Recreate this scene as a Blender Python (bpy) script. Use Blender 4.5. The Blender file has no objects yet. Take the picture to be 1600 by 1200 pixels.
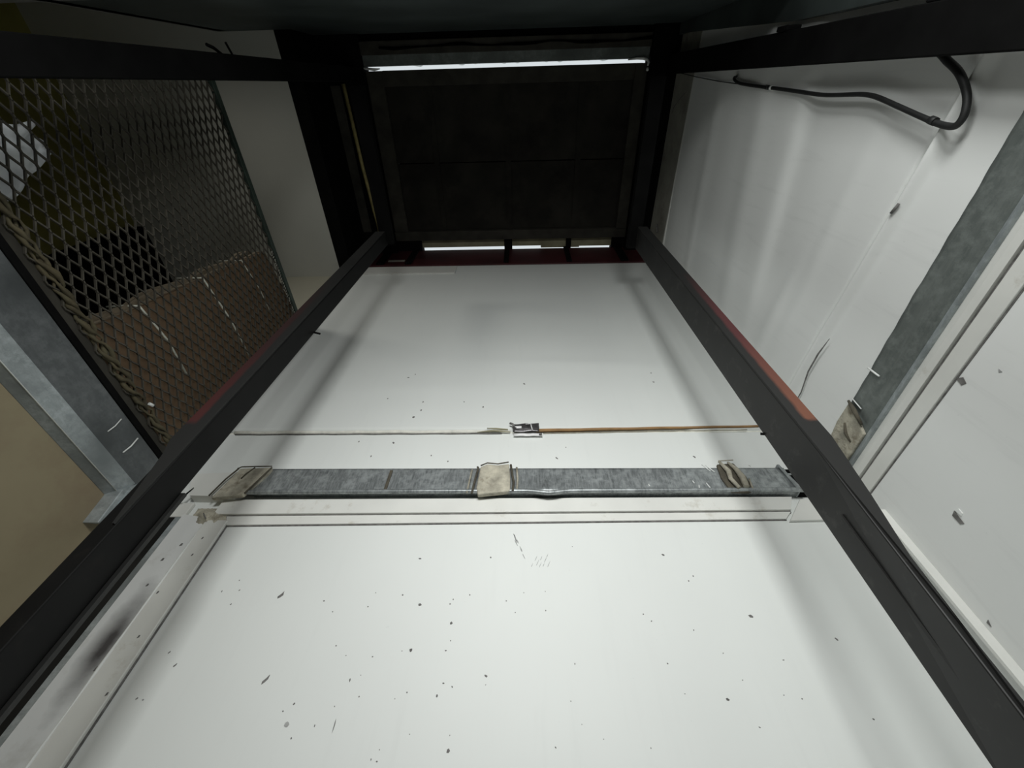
import bpy, bmesh, math, random
from mathutils import Vector, Matrix
random.seed(11)
S = bpy.context.scene
COL = S.collection
H = 1.45                      # the eye stands this far above the lower floor; heights below are given from the eye

# ---------------------------------------------------------------- camera
cam = bpy.data.cameras.new('camera'); cam.sensor_width = 36.0; cam.sensor_fit = 'HORIZONTAL'
cam.lens = 36.0*643.6/1600.0; cam.clip_start = 0.01; cam.clip_end = 60
camo = bpy.data.objects.new('camera', cam); COL.objects.link(camo)
R = Matrix(((0.99954, 0.0081263, 0.029218), (0.023771, -0.808212, -0.5884116), (0.0188327, 0.5888355, -0.8080335)))
camo.matrix_world = Matrix.Translation((0, 0, H)) @ R.to_4x4()
S.camera = camo

# ---------------------------------------------------------------- sky, lamps, exposure
w = bpy.data.worlds.new('sky'); S.world = w; w.use_nodes = True
bg = w.node_tree.nodes['Background']; bg.inputs[0].default_value = (0.90, 0.97, 1.0, 1); bg.inputs[1].default_value = 0.75
def lamp(name, loc, target, sx, sy, watts, colour, spread=180):
    l = bpy.data.lights.new(name, 'AREA'); l.shape = 'RECTANGLE'; l.size = sx; l.size_y = sy; l.energy = watts; l.color = colour; l.spread = math.radians(spread)
    o = bpy.data.objects.new(name, l); COL.objects.link(o); o.location = (loc[0], loc[1], loc[2]+H)
    d = Vector((target[0]-loc[0], target[1]-loc[1], target[2]-loc[2]))
    o.rotation_euler = d.to_track_quat('-Z', 'Y').to_euler()
    return o
lamp('room_and_fill_light', (-.29, -1.08, .95), (-.35, 1.2, .80), .40, .45, 10.9, (.98, 1.0, .975), 138)
lamp('room_and_fill_light', (.41, -1.08, .95), (.74, 1.2, .80), .40, .45, 11.8, (.98, 1.0, .975), 138)
lamp('room_and_fill_light', (.05, -1.08, .80), (-.05, 1.2, .72), .30, .30, 1.8, (1.0, .995, .98), 64)  # added unseen fill, a narrow beam to brighten the lower back panel
lamp('storeroom_light', (-2.55, -.45, 2.80), (-1.0, 1.2, 2.6), .30, .30, 1.25, (1.0, .98, .9), 75)
S.view_settings.view_transform = 'Standard'; S.view_settings.look = 'None'
S.view_settings.exposure = 0.0; S.view_settings.gamma = 1.0; S.view_settings.use_curve_mapping = False

# ---------------------------------------------------------------- materials
class NT:
    def __init__(s, name):
        s.m = bpy.data.materials.new(name); s.m.use_nodes = True; s.t = s.m.node_tree
        s.b = s.t.nodes['Principled BSDF']
    def n(s, kind, **kw):
        x = s.t.nodes.new(kind)
        for k, v in kw.items():
            if hasattr(x, k) and not k[0].isupper(): setattr(x, k, v)
            else: x.inputs[k.replace('_', ' ')].default_value = v
        return x
    def l(s, a, b): s.t.links.new(a, b)
    def pos(s, scale=(1, 1, 1), loc=(0, 0, 0)):
        g = s.n('ShaderNodeNewGeometry'); m = s.n('ShaderNodeMapping'); s.l(g.outputs['Position'], m.inputs['Vector'])
        m.inputs['Scale'].default_value = scale; m.inputs['Location'].default_value = loc
        return m.outputs['Vector']
    def noise(s, vec, scale, detail=4, rough=.55):
        x = s.n('ShaderNodeTexNoise'); s.l(vec, x.inputs['Vector']); x.inputs['Scale'].default_value = scale
        x.inputs['Detail'].default_value = detail; x.inputs['Roughness'].default_value = rough
        return x.outputs['Fac']
    def ramp(s, fac, a, b, ca=(0, 0, 0, 1), cb=(1, 1, 1, 1)):
        x = s.n('ShaderNodeValToRGB'); e = x.color_ramp.elements
        e[0].position = a; e[1].position = b; e[0].color = ca; e[1].color = cb
        s.l(fac, x.inputs['Fac']); return x.outputs['Color']
    def mix(s, fac, a, b):
        x = s.n('ShaderNodeMix', data_type='RGBA')
        if isinstance(fac, (int, float)): x.inputs[0].default_value = fac
        else: s.l(fac, x.inputs[0])
        for i, v in ((6, a), (7, b)):
            if isinstance(v, tuple): x.inputs[i].default_value = v if len(v) == 4 else v+(1,)
            else: s.l(v, x.inputs[i])
        return x.outputs[2]
    def bump(s, fac, strength=.2, dist=.004):
        x = s.n('ShaderNodeBump'); x.inputs['Strength'].default_value = strength; x.inputs['Distance'].default_value = dist
        s.l(fac, x.inputs['Height']); s.l(x.outputs['Normal'], s.b.inputs['Normal'])
def plain(name, col, rough=.6, metal=0., vary=.15, scale=12, bump=.0, dirt=None, stretch=(1, 1, 1), spec=.5):
    """base colour broken by noise; dirt = (colour, lo, hi, scale)"""
    k = NT(name); v = k.pos(stretch)
    f = k.noise(v, scale)
    d = tuple(c*(1-vary) for c in col); u = tuple(min(1, c*(1+vary)) for c in col)
    c = k.mix(k.ramp(f, .3, .7), d, u)
    if dirt:
        g = k.noise(v, dirt[3], 6, .7); c = k.mix(k.ramp(g, dirt[1], dirt[2]), c, dirt[0])
    k.l(c, k.b.inputs['Base Color']); k.b.inputs['Roughness'].default_value = rough; k.b.inputs['Metallic'].default_value = metal
    k.b.inputs['Specular IOR Level'].default_value = spec
    if bump: k.bump(k.noise(v, scale*6, 3), bump, .003)
    return k.m
def white_sheet(name, col, rough, grime):
    k = NT(name); v = k.pos()
    a = k.noise(v, 1.6, 3); b = k.noise(k.pos((9, 9, .9)), 3.0, 5, .65); c = k.noise(v, 70, 3, .6)
    base = k.mix(k.ramp(a, .3, .75), tuple(x*.955 for x in col), col)
    streak = k.mix(k.ramp(b, .56, .80), base, tuple(x*grime for x in col))
    spot = k.mix(k.ramp(c, .70, .78), streak, tuple(x*.88 for x in col))
    k.l(spot, k.b.inputs['Base Color']); k.b.inputs['Roughness'].default_value = rough
    k.b.inputs['Specular IOR Level'].default_value = .18
    k.bump(k.noise(v, 5, 2), .06, .01)
    return k.m
def galvanised(name, stretch, lo, hi, rough=.42, metal=.55, patch=.5):
    k = NT(name)
    a = k.noise(k.pos(stretch), 9, 6, .7); b = k.noise(k.pos(), 28, 4, .7); c = k.noise(k.pos(), 3.5, 3)
    c1 = k.mix(k.ramp(a, .35, .66), lo, hi)
    c2 = k.mix(k.ramp(b, .45, .70), c1, tuple(x*1.25 for x in hi))
    c3 = k.mix(k.ramp(c, 1.0-patch, 1.18-patch) if patch < .5 else k.ramp(c, .50, .68), c2, tuple(x*.72 for x in lo))
    k.l(c3, k.b.inputs['Base Color']); k.b.inputs['Metallic'].default_value = metal; k.b.inputs['Roughness'].default_value = rough
    k.bump(b, .12, .003)
    return k.m
def post_paint(name, low_red, high_red):
    """red primer on the outer flange, worn to greasy black along its inner side and towards its top"""
    k = NT(name); g = k.n('ShaderNodeNewGeometry'); sp = k.n('ShaderNodeSeparateXYZ'); k.l(g.outputs['Position'], sp.inputs[0])
    v = k.pos(); nz = k.noise(v, 14, 5, .6)
    ax = k.n('ShaderNodeMath', operation='ADD'); ax.inputs[1].default_value = .1095*.72; k.l(sp.outputs[0], ax.inputs[0])   # about the shaft's middle line
    ab = k.n('ShaderNodeMath', operation='ABSOLUTE'); k.l(ax.outputs[0], ab.inputs[0])
    n2 = k.n('ShaderNodeMath', operation='MULTIPLY_ADD'); k.l(nz, n2.inputs[0]); n2.inputs[1].default_value = .016; k.l(ab.outputs[0], n2.inputs[2])
    mr = k.n('ShaderNodeMapRange'); mr.inputs[1].default_value = 1.118*.72; mr.inputs[2].default_value = 1.134*.72; k.l(n2.outputs[0], mr.inputs[0])
    zz = k.n('ShaderNodeMath', operation='MULTIPLY_ADD'); k.l(nz, zz.inputs[0]); zz.inputs[1].default_value = .06; k.l(sp.outputs[2], zz.inputs[2])
    up = k.n('ShaderNodeMapRange'); up.inputs[1].default_value = 1.165*.72+H; up.inputs[2].default_value = 1.19*.72+H; k.l(zz.outputs[0], up.inputs[0])
    tp = k.n('ShaderNodeMapRange'); tp.inputs[1].default_value = 2.6*.72+H; tp.inputs[2].default_value = 2.0*.72+H; k.l(zz.outputs[0], tp.inputs[0])
    m1 = k.n('ShaderNodeMath', operation='MULTIPLY'); k.l(mr.outputs[0], m1.inputs[0]); k.l(up.outputs[0], m1.inputs[1])
    m2 = k.n('ShaderNodeMath', operation='MULTIPLY'); k.l(m1.outputs[0], m2.inputs[0]); k.l(tp.outputs[0], m2.inputs[1])
    lowz = k.n('ShaderNodeMapRange'); lowz.inputs[1].default_value = 1.2*.72+H; lowz.inputs[2].default_value = 1.75*.72+H; k.l(sp.outputs[2], lowz.inputs[0])
    red = k.mix(lowz.outputs[0], low_red, high_red)
    k.l(k.mix(m2.outputs[0], (.013, .013, .0125, 1), red), k.b.inputs['Base Color']); k.b.inputs['Roughness'].default_value = .62
    return k.m
def jamb_paint():
    """white trim with an old soot smear on it"""
    k = NT('sooty_white_trim'); v = k.pos()
    g = k.n('ShaderNodeNewGeometry'); mp = k.n('ShaderNodeMapping'); mp.vector_type = 'POINT'
    k.l(g.outputs['Position'], mp.inputs['Vector'])
    cx, cz = -1.122, .47+H
    mp.inputs['Location'].default_value = (-cx*17, 0, -cz*4.0); mp.inputs['Scale'].default_value = (17, 0, 4.0)
    mp.inputs['Rotation'].default_value = (0, 0, 0)
    ln = k.n('ShaderNodeVectorMath', operation='LENGTH'); k.l(mp.outputs[0], ln.inputs[0])
    nz = k.noise(v, 18, 4); ad = k.n('ShaderNodeMath', operation='MULTIPLY_ADD'); k.l(nz, ad.inputs[0]); ad.inputs[1].default_value = .5; k.l(ln.outputs['Value'], ad.inputs[2])
    mask = k.ramp(ad.outputs[0], .35, 1.05, (1, 1, 1, 1), (0, 0, 0, 1))
    base = k.mix(k.ramp(k.noise(v, 9, 5, .7), .55, .8), (.70, .71, .70), (.52, .51, .48))
    k.l(k.mix(mask, base, (.06, .055, .055)), k.b.inputs['Base Color']); k.b.inputs['Roughness'].default_value = .45
    return k.m
M = dict(
    panel=white_sheet('white_panel', (.795, .82, .80), .5, .95),
    sheet=white_sheet('white_sheet', (.86, .875, .86), .42, .90),
    trim=plain('white_trim', (.76, .765, .73), .4, vary=.05, scale=6, dirt=((.52, .49, .42), .60, .78, 9)),
    jamb=jamb_paint(),
    galv=galvanised('galvanised_steel', (16, 8, 2.2), (.150, .166, .170), (.37, .395, .40), .4, .5, .30),
    galv_dark=galvanised('weathered_galvanised_steel', (1, 1, 6), (.125, .142, .135), (.18, .20, .19), .55, .3),
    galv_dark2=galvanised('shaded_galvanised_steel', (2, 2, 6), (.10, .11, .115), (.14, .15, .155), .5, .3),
    galv_left=galvanised('dull_galvanised_steel', (2, 2, 6), (.30, .335, .345), (.42, .46, .475), .45, .4),
    putty=plain('grey_putty', (.42, .395, .32), .85, vary=.35, scale=30, bump=.8, dirt=((.20, .17, .12), .54, .72, 24)),
    putty_dark=plain('dark_putty_edge', (.085, .075, .055), .85, vary=.4, scale=30, bump=.5),
    black=plain('greasy_black_steel', (.0125, .0125, .012), .48, vary=.25, scale=9, dirt=((.05, .048, .045), .56, .75, 16), spec=.35),
    angle=plain('dark_angle_iron', (.014, .014, .013), .6, vary=.4, scale=7, spec=.2),
    soot2=plain('black_post_paint', (.0055, .0055, .0055), .6, vary=.3, scale=9, dirt=((.012, .011, .010), .58, .75, 16), spec=.15),
    soot=plain('dull_black_steel', (.006, .006, .006), .85, vary=.3, scale=8, spec=.05),
    red=post_paint('rust_red_primer', (.165, .062, .036, 1), (.085, .022, .023, 1)),
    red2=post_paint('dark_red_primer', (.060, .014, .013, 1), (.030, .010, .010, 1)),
    redbeam=plain('dark_red_beam_paint', (.05, .008, .011), .6, vary=.3, scale=7),
    ply=plain('brown_plywood', (.31, .262, .165), .62, vary=.07, scale=4, dirt=((.25, .185, .12), .5, .8, 3)),
    board=plain('dark_ceiling_board', (.024, .022, .018), .8, vary=.3, scale=5, dirt=((.012, .010, .009), .5, .7, 3), spec=.2),
    board2=plain('dark_ceiling_frame', (.045, .042, .035), .8, vary=.3, scale=9, spec=.2),
    plank=plain('pale_plank', (.32, .30, .20), .8, vary=.25, scale=8),
    front=plain('dark_green_grey_metal', (.050, .062, .060), .55, vary=.35, scale=3, spec=.3),
    yellow=plain('yellowed_pipe', (.36, .30, .12), .6, vary=.3, scale=20),
    kraft=plain('kraft_cardboard', (.155, .102, .062), .85, vary=.12, scale=7, bump=.1, spec=.2),
    kraft2=plain('cardboard_edge', (.25, .205, .145), .9, vary=.2, scale=40, spec=.2),
    strap=plain('white_strap', (.75, .76, .66), .5, vary=.2, scale=60),
    mesh=plain('mesh_wire', (.075, .068, .054), .6, metal=.1, vary=.3, scale=20),
    edge=plain('rusty_mesh_edge', (.085, .07, .038), .8, vary=.45, scale=22, dirt=((.10, .09, .05), .5, .65, 18)),
    greenbar=plain('dark_green_bar', (.030, .045, .036), .5, vary=.3, scale=14),
    cream=plain('cream_wall_paint', (.42, .40, .32), .8, vary=.08, scale=3),
    roomceil=plain('grey_white_ceiling', (.56, .56, .51), .85, vary=.05, scale=2),
    olive=plain('olive_wall', (.22, .20, .06), .9, vary=.3, scale=2, spec=.1),
    void=plain('matt_black', (.004, .004, .004), .95, vary=.1, scale=3, spec=0),
    floor=plain('grey_cement', (.25, .245, .235), .7, vary=.12, scale=4, bump=.2),
    roomwall=plain('ground_room_wall', (.30, .30, .29), .8, vary=.05, scale=2),
    tape=plain('silver_tape', (.13, .125, .13), .28, metal=.6, vary=.5, scale=40),
    glint=plain('bright_torn_foil', (.85, .85, .85), .3, vary=.1, scale=30),
    foam=plain('brown_foam_joint', (.32, .19, .085), .75, vary=.25, scale=16),
    torn=plain('torn_white_edge', (.78, .77, .70), .6, vary=.15, scale=30),
    rubber=plain('black_cable_rubber', (.013, .014, .014), .6, vary=.3, scale=30),
    paper=plain('white_paper', (.84, .87, .90), .8, vary=.12, scale=9, spec=.2),
    plastic=plain('white_plastic_film', (.80, .82, .80), .35, vary=.1, scale=20),
    corr=plain('pale_corrugated_sheet', (.55, .58, .54), .5, vary=.75, scale=26),
    speck0=plain('dark_fleck', (.16, .155, .15), .8, vary=.4, scale=60),
    speck1=plain('grey_fleck', (.40, .405, .40), .8, vary=.2, scale=60),
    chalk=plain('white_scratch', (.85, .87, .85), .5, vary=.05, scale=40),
    dust=plain('grey_wall_strip', (.34, .335, .29), .85, vary=.15, scale=6, dirt=((.22, .21, .18), .5, .7, 5)),
)

# ---------------------------------------------------------------- mesh building
KP = .72                      # the frame of posts stands at .72 of the way to the back wall
NEAR = 1.0
class MB:
    """collects shapes (heights from the eye) and links them as ONE mesh object"""
    def __init__(s): s.v = []; s.f = []; s.mi = []; s.sm = []; s.shapes = []
    def add(s, vs, fs, mat=0, smooth=False):
        o = len(s.v); s.v += [(p[0]*NEAR, p[1]*NEAR, p[2]*NEAR if p[2] > -1.4 else p[2]) for p in vs]; s.shapes.append((o, len(s.f)))
        for f in fs: s.f.append([i+o for i in f]); s.mi.append(mat); s.sm.append(smooth)
        return s
    def box(s, x0, x1, y0, y1, z0, z1, mat=0):
        return s.hexa([(x0, y0, z0), (x1, y0, z0), (x1, y1, z0), (x0, y1, z0), (x0, y0, z1), (x1, y0, z1), (x1, y1, z1), (x0, y1, z1)], mat)
    def hexa(s, p, mat=0):
        return s.add(p, [(0, 3, 2, 1), (4, 5, 6, 7), (0, 1, 5, 4), (1, 2, 6, 5), (2, 3, 7, 6), (3, 0, 4, 7)], mat)
    def prism(s, poly, a0, a1, axis, mat=0):
        """polygon in the plane across `axis`, run from a0 to a1 along it"""
        def P(q, a): return {'x': (a, q[0], q[1]), 'y': (q[0], a, q[1]), 'z': (q[0], q[1], a)}[axis]
        n = len(poly); vs = [P(q, a0) for q in poly]+[P(q, a1) for q in poly]
        fs = [tuple(range(n))[::-1], tuple(range(n, 2*n))]+[(i, (i+1) % n, n+(i+1) % n, n+i) for i in range(n)]
        return s.add(vs, fs, mat)
    def tube(s, pts, r, n=8, mat=0):
        pts = [Vector(p) for p in pts]; rs = r if isinstance(r, (list, tuple)) else [r]*len(pts)
        vs = []; up = None
        for i, p in enumerate(pts):
            t = (pts[min(i+1, len(pts)-1)]-pts[max(i-1, 0)]).normalized()
            if up is None: up = t.orthogonal().normalized()
            up = (up-t*up.dot(t)).normalized(); b = t.cross(up)
            vs += [p+(up*math.cos(2*math.pi*k/n)+b*math.sin(2*math.pi*k/n))*rs[i] for k in range(n)]
        m = len(pts)
        fs = [(i*n+k, i*n+(k+1) % n, (i+1)*n+(k+1) % n, (i+1)*n+k) for i in range(m-1) for k in range(n)]
        s.add(vs, fs, mat, True)
        o = len(s.v)-len(vs)
        s.f.append([o+k for k in range(n)][::-1]); s.mi.append(mat); s.sm.append(False)
        s.f.append([o+(m-1)*n+k for k in range(n)]); s.mi.append(mat); s.sm.append(False)
        return s
    def grid(s, fn, us, vs_, thick, mat=0):
        """solid sheet: fn(u, v) -> point; thick = offset vector to its back"""
        t = Vector(thick); nu, nv = len(us), len(vs_)
        front = [Vector(fn(u, v)) for u in us for v in vs_]; back = [p+t for p in front]
        fs = []; q = nu*nv
        for i in range(nu-1):
            for j in range(nv-1):
                a = i*nv+j; fs.append((a, a+nv, a+nv+1, a+1)); fs.append((q+a+1, q+a+nv+1, q+a+nv, q+a))
        rim = [i*nv for i in range(nu)]+[(nu-1)*nv+j for j in range(1, nv)]+[i*nv+nv-1 for i in range(nu-2, -1, -1)]+[j for j in range(nv-2, 0, -1)]
        for a, b in zip(rim, rim[1:]+rim[:1]): fs.append((a, q+a, q+b, b))
        return s.add(front+back, fs, mat, True)
    def build_each(s, name, mats, parent, **kw):
        """every shape collected becomes a part of its own"""
        for i, (v0, f0) in enumerate(s.shapes):
            v1, f1 = s.shapes[i+1] if i+1 < len(s.shapes) else (len(s.v), len(s.f))
            m = MB(); m.v = s.v[v0:v1]; m.f = [[q-v0 for q in f] for f in s.f[f0:f1]]; m.mi = s.mi[f0:f1]; m.sm = s.sm[f0:f1]
            m.build(name, mats, parent, **kw)
    def build(s, name, mats, parent=None, label=None, cat=None, group=None, kind=None, bevel=0, offset=None):
        mats = mats if isinstance(mats, list) else [mats]
        xs, ys, zs = zip(*s.v)
        base = Vector(((min(xs)+max(xs))/2, (min(ys)+max(ys))/2, min(zs)+H))
        me = bpy.data.meshes.new(name)
        me.from_pydata([(x-base.x, y-base.y, z+H-base.z) for x, y, z in s.v], [], s.f)
        for m in mats: me.materials.append(m)
        me.polygons.foreach_set('material_index', s.mi); me.polygons.foreach_set('use_smooth', s.sm)
        bm = bmesh.new(); bm.from_mesh(me); bmesh.ops.recalc_face_normals(bm, faces=bm.faces); bm.to_mesh(me); bm.free(); me.update()
        o = bpy.data.objects.new(name, me); COL.objects.link(o); place(o, base, parent)
        tag(o, label, cat, group, kind)
        if bevel:
            b = o.modifiers.new('bevel', 'BEVEL'); b.width = bevel; b.segments = 2; b.limit_method = 'ANGLE'; b.angle_limit = .6
        return o
BASE = {}
def place(o, base, parent):
    BASE[o.name] = base
    if parent: o.parent = parent; o.location = base-BASE[parent.name]
    else: o.location = base
def tag(o, label=None, cat=None, group=None, kind=None):
    for k, v in (('label', label), ('category', cat), ('group', group), ('kind', kind)):
        if v: o[k] = v
def thing(name, loc, label, cat, group=None, kind=None):
    o = bpy.data.objects.new(name, None); o.empty_display_size = .05; COL.objects.link(o)
    place(o, Vector((loc[0], loc[1], loc[2]+H)), None); tag(o, label, cat, group, kind)
    return o
def smooth(pts, k=4):
    P = [Vector(p) for p in pts]; out = []
    for i in range(len(P)-1):
        a, b, c, d = P[max(i-1, 0)], P[i], P[i+1], P[min(i+2, len(P)-1)]
        for q in range(k):
            t = q/k; out.append(.5*((2*b)+(c-a)*t+(2*a-5*b+4*c-d)*t*t+(3*b-a-3*c+d)*t**3))
    return out+[P[-1]]
def lin(a, b, n): return [a+(b-a)*i/(n-1) for i in range(n)]
def box(*a): return MB().box(*a)
def bl(v, c, s): return math.exp(-((v-c)/s)**2)

LOWER= [(-.72, .601, .0172, .0262, 1), (-.332, .718, .0142, .0065, 0), (-.109, .723, .0081, .0065, 0), (-.586, .585, .0075, .0055, 0), (-.549, .555, .0055, .0052, 0), (-.452, .57, .0055, .0053, 0), (-.36, .604, .0075, .0056, 0), (-.304, .576, .0129, .0107, 0), (-.441, .61, .0038, .0038, 0), (-.163, .605, .0056, .0056, 0), (-.217, .579, .0055, .0054, 0), (-.21, .592, .0056, .0055, 0), (-.207, .527, .0106, .0117, 0), (-.202, .483, .0052, .0047, 0), (-.304, .459, .0119, .0121, 0), (-.327, .457, .0034, .003, 0), (-.211, .459, .0084, .0045, 0), (-.507, .468, .0052, .0046, 0), (-.472, .445, .0051, .003, 0), (-.401, .443, .0051, .0044, 0), (-.657, .39, .0115, .0275, 1), (-.443, .39, .0049, .0096, 0), (-.419, .401, .0033, .0028, 0), (-.102, .403, .0097, .0083, 2), (-.101, .384, .0032, .0027, 0), (-.206, .386, .008, .004, 0), (-.184, .379, .0048, .0067, 2), (-.218, .36, .0078, .0104, 0), (-.293, .366, .0047, .0039, 0), (-.32, .353, .0031, .0038, 0), (-.409, .356, .0047, .0039, 0), (-.563, .34, .0063, .0076, 1), (-.583, .325, .0046, .0037, 0), (-.562, .3, .0136, .0142, 3), (-.54, .275, .0044, .0057, 0), (-.495, .299, .003, .0071, 0), (-.449, .299, .003, .0318, 0), (-.462, .336, .0031, .005, 0), (-.269, .286, .003, .0023, 0), (-.176, .285, .0029, .0046, 0), (-.176, .258, .01, .0109, 0), (-.331, .258, .0029, .0033, 0), (-.345, .241, .0028, .0064, 0), (-.331, .238, .0057, .0032, 0), (-.056, .589, .0055, .0054, 0), (-.03, .557, .0054, .0035, 0), (-.006, .613, .0037, .0037, 0), (.056, .563, .0054, .0052, 0), (.057, .617, .0037, .0038, 0), (.15, .762, .0041, .0045, 0), (.124, .432, .0033, .0057, 0), (.106, .353, .0046, .0038, 0), (.127, .309, .0029, .0024, 0), (.064, .267, .0043, .0044, 2), (.173, .283, .0029, .0022, 0), (.43, .734, .0119, .0087, 2), (.5, .666, .0057, .004, 0), (.482, .651, .0056, .0058, 0), (.62, .552, .0157, .0101, 2), (.816, .496, .0066, .0109, 2), (.654, .446, .008, .0029, 0), (.508, .46, .0049, .003, 0), (.451, .515, .0051, .0048, 0), (.359, .435, .0048, .0043, 2), (.382, .371, .0031, .0039, 0), (.48, .361, .0106, .0076, 2), (.617, .371, .0045, .0026, 0), (.656, .364, .0045, .0038, 2), (.532, .401, .0047, .0027, 0), (.797, .327, .0058, .0048, 2), (.531, .309, .0058, .0035, 2), (.275, .269, .0028, .0044, 0), (.326, .555, .0053, .0051, 0), (.344, .537, .0052, .005, 0), (-.855, .574, .0057, .0072, 1), (-.853, .615, .0058, .0076, 1), (-.904, .611, .0039, .0095, 0), (-.912, .419, .0068, .013, 1), (-.949, .448, .0052, .0091, 1), (-.959, .346, .0064, .0065, 1), (-.941, .343, .008, .0051, 3), (-.87, .645, .004, .006, 0)]
UPPER= [(-.591, 1.711, .0165, .0114, 0), (-.561, 1.739, .01, .0116, 0), (-.439, 1.632, .0128, .0107, 0), (-.476, 1.51, .0091, .0145, 0), (-.473, 1.449, .0089, .0138, 0), (-.498, 1.4, .0203, .0176, 0), (-.282, 1.508, .0091, .0096, 0), (-.189, 1.469, .0089, .0139, 0), (-.651, 1.537, .0093, .0099, 0), (-.696, 1.245, .0082, .0115, 0), (-.547, 1.237, .0108, .0152, 2), (-.619, 1.16, .0078, .0141, 0), (-.375, 1.163, .0078, .0106, 0), (-.443, 1.299, .0083, .012, 0), (-.4, 1.302, .0083, .0121, 0), (.001, 1.647, .0127, .0161, 2), (.645, 1.808, .0132, .012, 0), (.643, 1.732, .0096, .0114, 0), (.636, 1.654, .0155, .0107, 0), (.168, 1.207, .0078, .0109, 3), (.127, 1.147, .0101, .0172, 2), (.666, 1.151, .0099, .0137, 2), (-.303, 1.131, .0076, .0102, 0)]
SCUFF= [(-.029, .781, .0042, .0207, 2), (-.013, .748, .0041, .0145, 2), (-.036, .802, .0042, .0192, 2), (-.025, .781, .0042, .0226, 2), (-.005, .727, .004, .0241, 2), (-.032, .789, .0042, .0302, 2), (-.015, .755, .0041, .0255, 2), (-.034, .797, .0042, .0253, 2), (-.03, .775, .0041, .0297, 2), (.038, .707, .003, .0275, 1), (.056, .7, .003, .0191, 1), (.063, .718, .003, .0288, 1), (.069, .731, .003, .0154, 1), (.02, .698, .003, .0198, 1), (.05, .723, .003, .0216, 1), (.033, .721, .003, .0229, 1), (.046, .7, .003, .0239, 1), (.072, .702, .003, .0292, 1)]


# ================================================================ THE SETTING
XL, XR, YB = -1.40, 1.08, 1.20
# ---- back wall: a lower panel below the belt, two panels above it
wall_back = thing('wall_back', (-.15, 1.24, -1.45), 'white panelled back wall of the hoist shaft', None, kind='structure')
def flecks(lst, y):
    m = MB()
    for x, z, wd, ht, k in lst:
        n = 7 if ht > .012 else 5
        lean = {0: 0, 1: .45, 2: -.45, 3: .1}[k]; pts = []
        for i in range(n):
            a = 2*math.pi*i/n; r = random.uniform(.62, 1.1)
            dx = math.cos(a)*wd*.42*r; dz = math.sin(a)*ht*.44*r
            if k == 1: dx *= (.35 if dz > 0 else 1.1)           # a drop with a thin tail
            pts.append((x+dx+dz*lean, z+dz))
        m.prism(pts, y-.0008, y+.002, 'y', 1 if k == 3 else 0)
    return m
lp = MB().box(-1.46, 1.10, 1.20, 1.24, -1.45, .93).build('panel', M['panel'], wall_back)
flecks(LOWER, 1.20).build('dirt_flecks', [M['speck0'], M['speck1']], wall_back, kind='stuff')
flecks(SCUFF, 1.20).build('scuff_mark', [M['speck1'], M['speck1']], wall_back, kind='stuff')
MB().box(-1.46, 1.10, 1.20, 1.24, .93, 1.292).build('panel', M['panel'], wall_back)
def upper_panel(x, z):
    d = .006*bl(z, 1.83-.06*(x-.2), .045)*bl(x, .25, .5)+.004*bl(z, 1.62, .05)*bl(x, -.5, .4)    # slight buckles
    return (x, 1.20-d, z)
MB().grid(upper_panel, lin(-1.30, 1.10, 60), lin(1.312, 3.32, 80), (0, .045, 0)).build('panel', M['panel'], wall_back)
flecks(UPPER, 1.20).build('dirt_flecks', [M['speck0'], M['speck1']], wall_back, kind='stuff')
MB().box(-1.30, 1.10, 1.212, 1.24, 1.290, 1.314).build('panel_joint', M['torn'], wall_back)
MB().box(-1.28, -.54, 1.190, 1.20, 3.135, 3.150).box(-1.28, -.54, 1.194, 1.20, 3.150, 3.29).build_each('edge_strip', M['trim'], wall_back, bevel=.001)
# the joint between the upper panels: a torn white bead to the left, brown foam to the right, tape where they meet
bead = [( -1.26+.06*i, 1.199+.001*math.sin(i), 1.300+.0015*math.sin(i*1.7)) for i in range(21)]
MB().tube(bead, [.009+.0012*math.sin(i*2.3) for i in range(21)], 6).build('torn_bead', M['torn'], wall_back)
MB().tube([(-1.25+.055*i, 1.196, 1.287+.001*math.sin(i*2.1)) for i in range(22)], .0022, 5).build('crack_line', M['speck0'], wall_back)
MB().tube([(-.16, 1.19, 1.313), (-.12, 1.186, 1.306), (-.07, 1.188, 1.302)], [.002, .004, .003], 5).tube([(-.2, 1.19, 1.289), (-.13, 1.184, 1.292), (-.06, 1.188, 1.287)], [.0015, .004, .002], 5).build_each('torn_shred', M['plank'], wall_back)
foamp = [(.05+.0475*i, 1.196, 1.303+.0011*i+.001*math.sin(i*1.3)) for i in range(21)]
MB().tube(foamp, [.0085-.00016*i for i in range(21)], 6).build('foam_joint', M['foam'], wall_back)
MB().tube([(.08+.045*i, 1.198, 1.2875+.0009*i+.001*math.sin(i*2)) for i in range(20)], .0025, 5).build('crack_line', M['putty'], wall_back)
tp = thing('silver_tape', (0, 1.19, 1.27), 'small scrap of crinkled silver tape stuck over the middle of the brown panel joint', 'tape')
def tape_fn(x, z): return (x, 1.183-.005*bl(z, 1.305, .018)+.0016*math.sin(x*95+z*60)+.001*math.sin(z*240), z+.006*math.sin(x*40)*.4)
MB().grid(tape_fn, lin(-.048, .062, 14), lin(1.283, 1.333, 8), (0, .002, 0)).build('tape_strip', M['tape'], tp)
MB().grid(lambda x, z: (x, 1.186+.001*math.sin(x*120), z), lin(-.045, .075, 10), lin(1.262, 1.277, 3), (0, .002, 0)).build('loose_edge', M['glint'], tp)
MB().tube([(.027, 1.172, 1.321), (.029, 1.171, 1.305), (.033, 1.173, 1.284)], .0022, 5).tube([(.005, 1.173, 1.319), (.027, 1.172, 1.321)], .0016, 5).build_each('torn_slit', M['glint'], tp)
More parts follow.
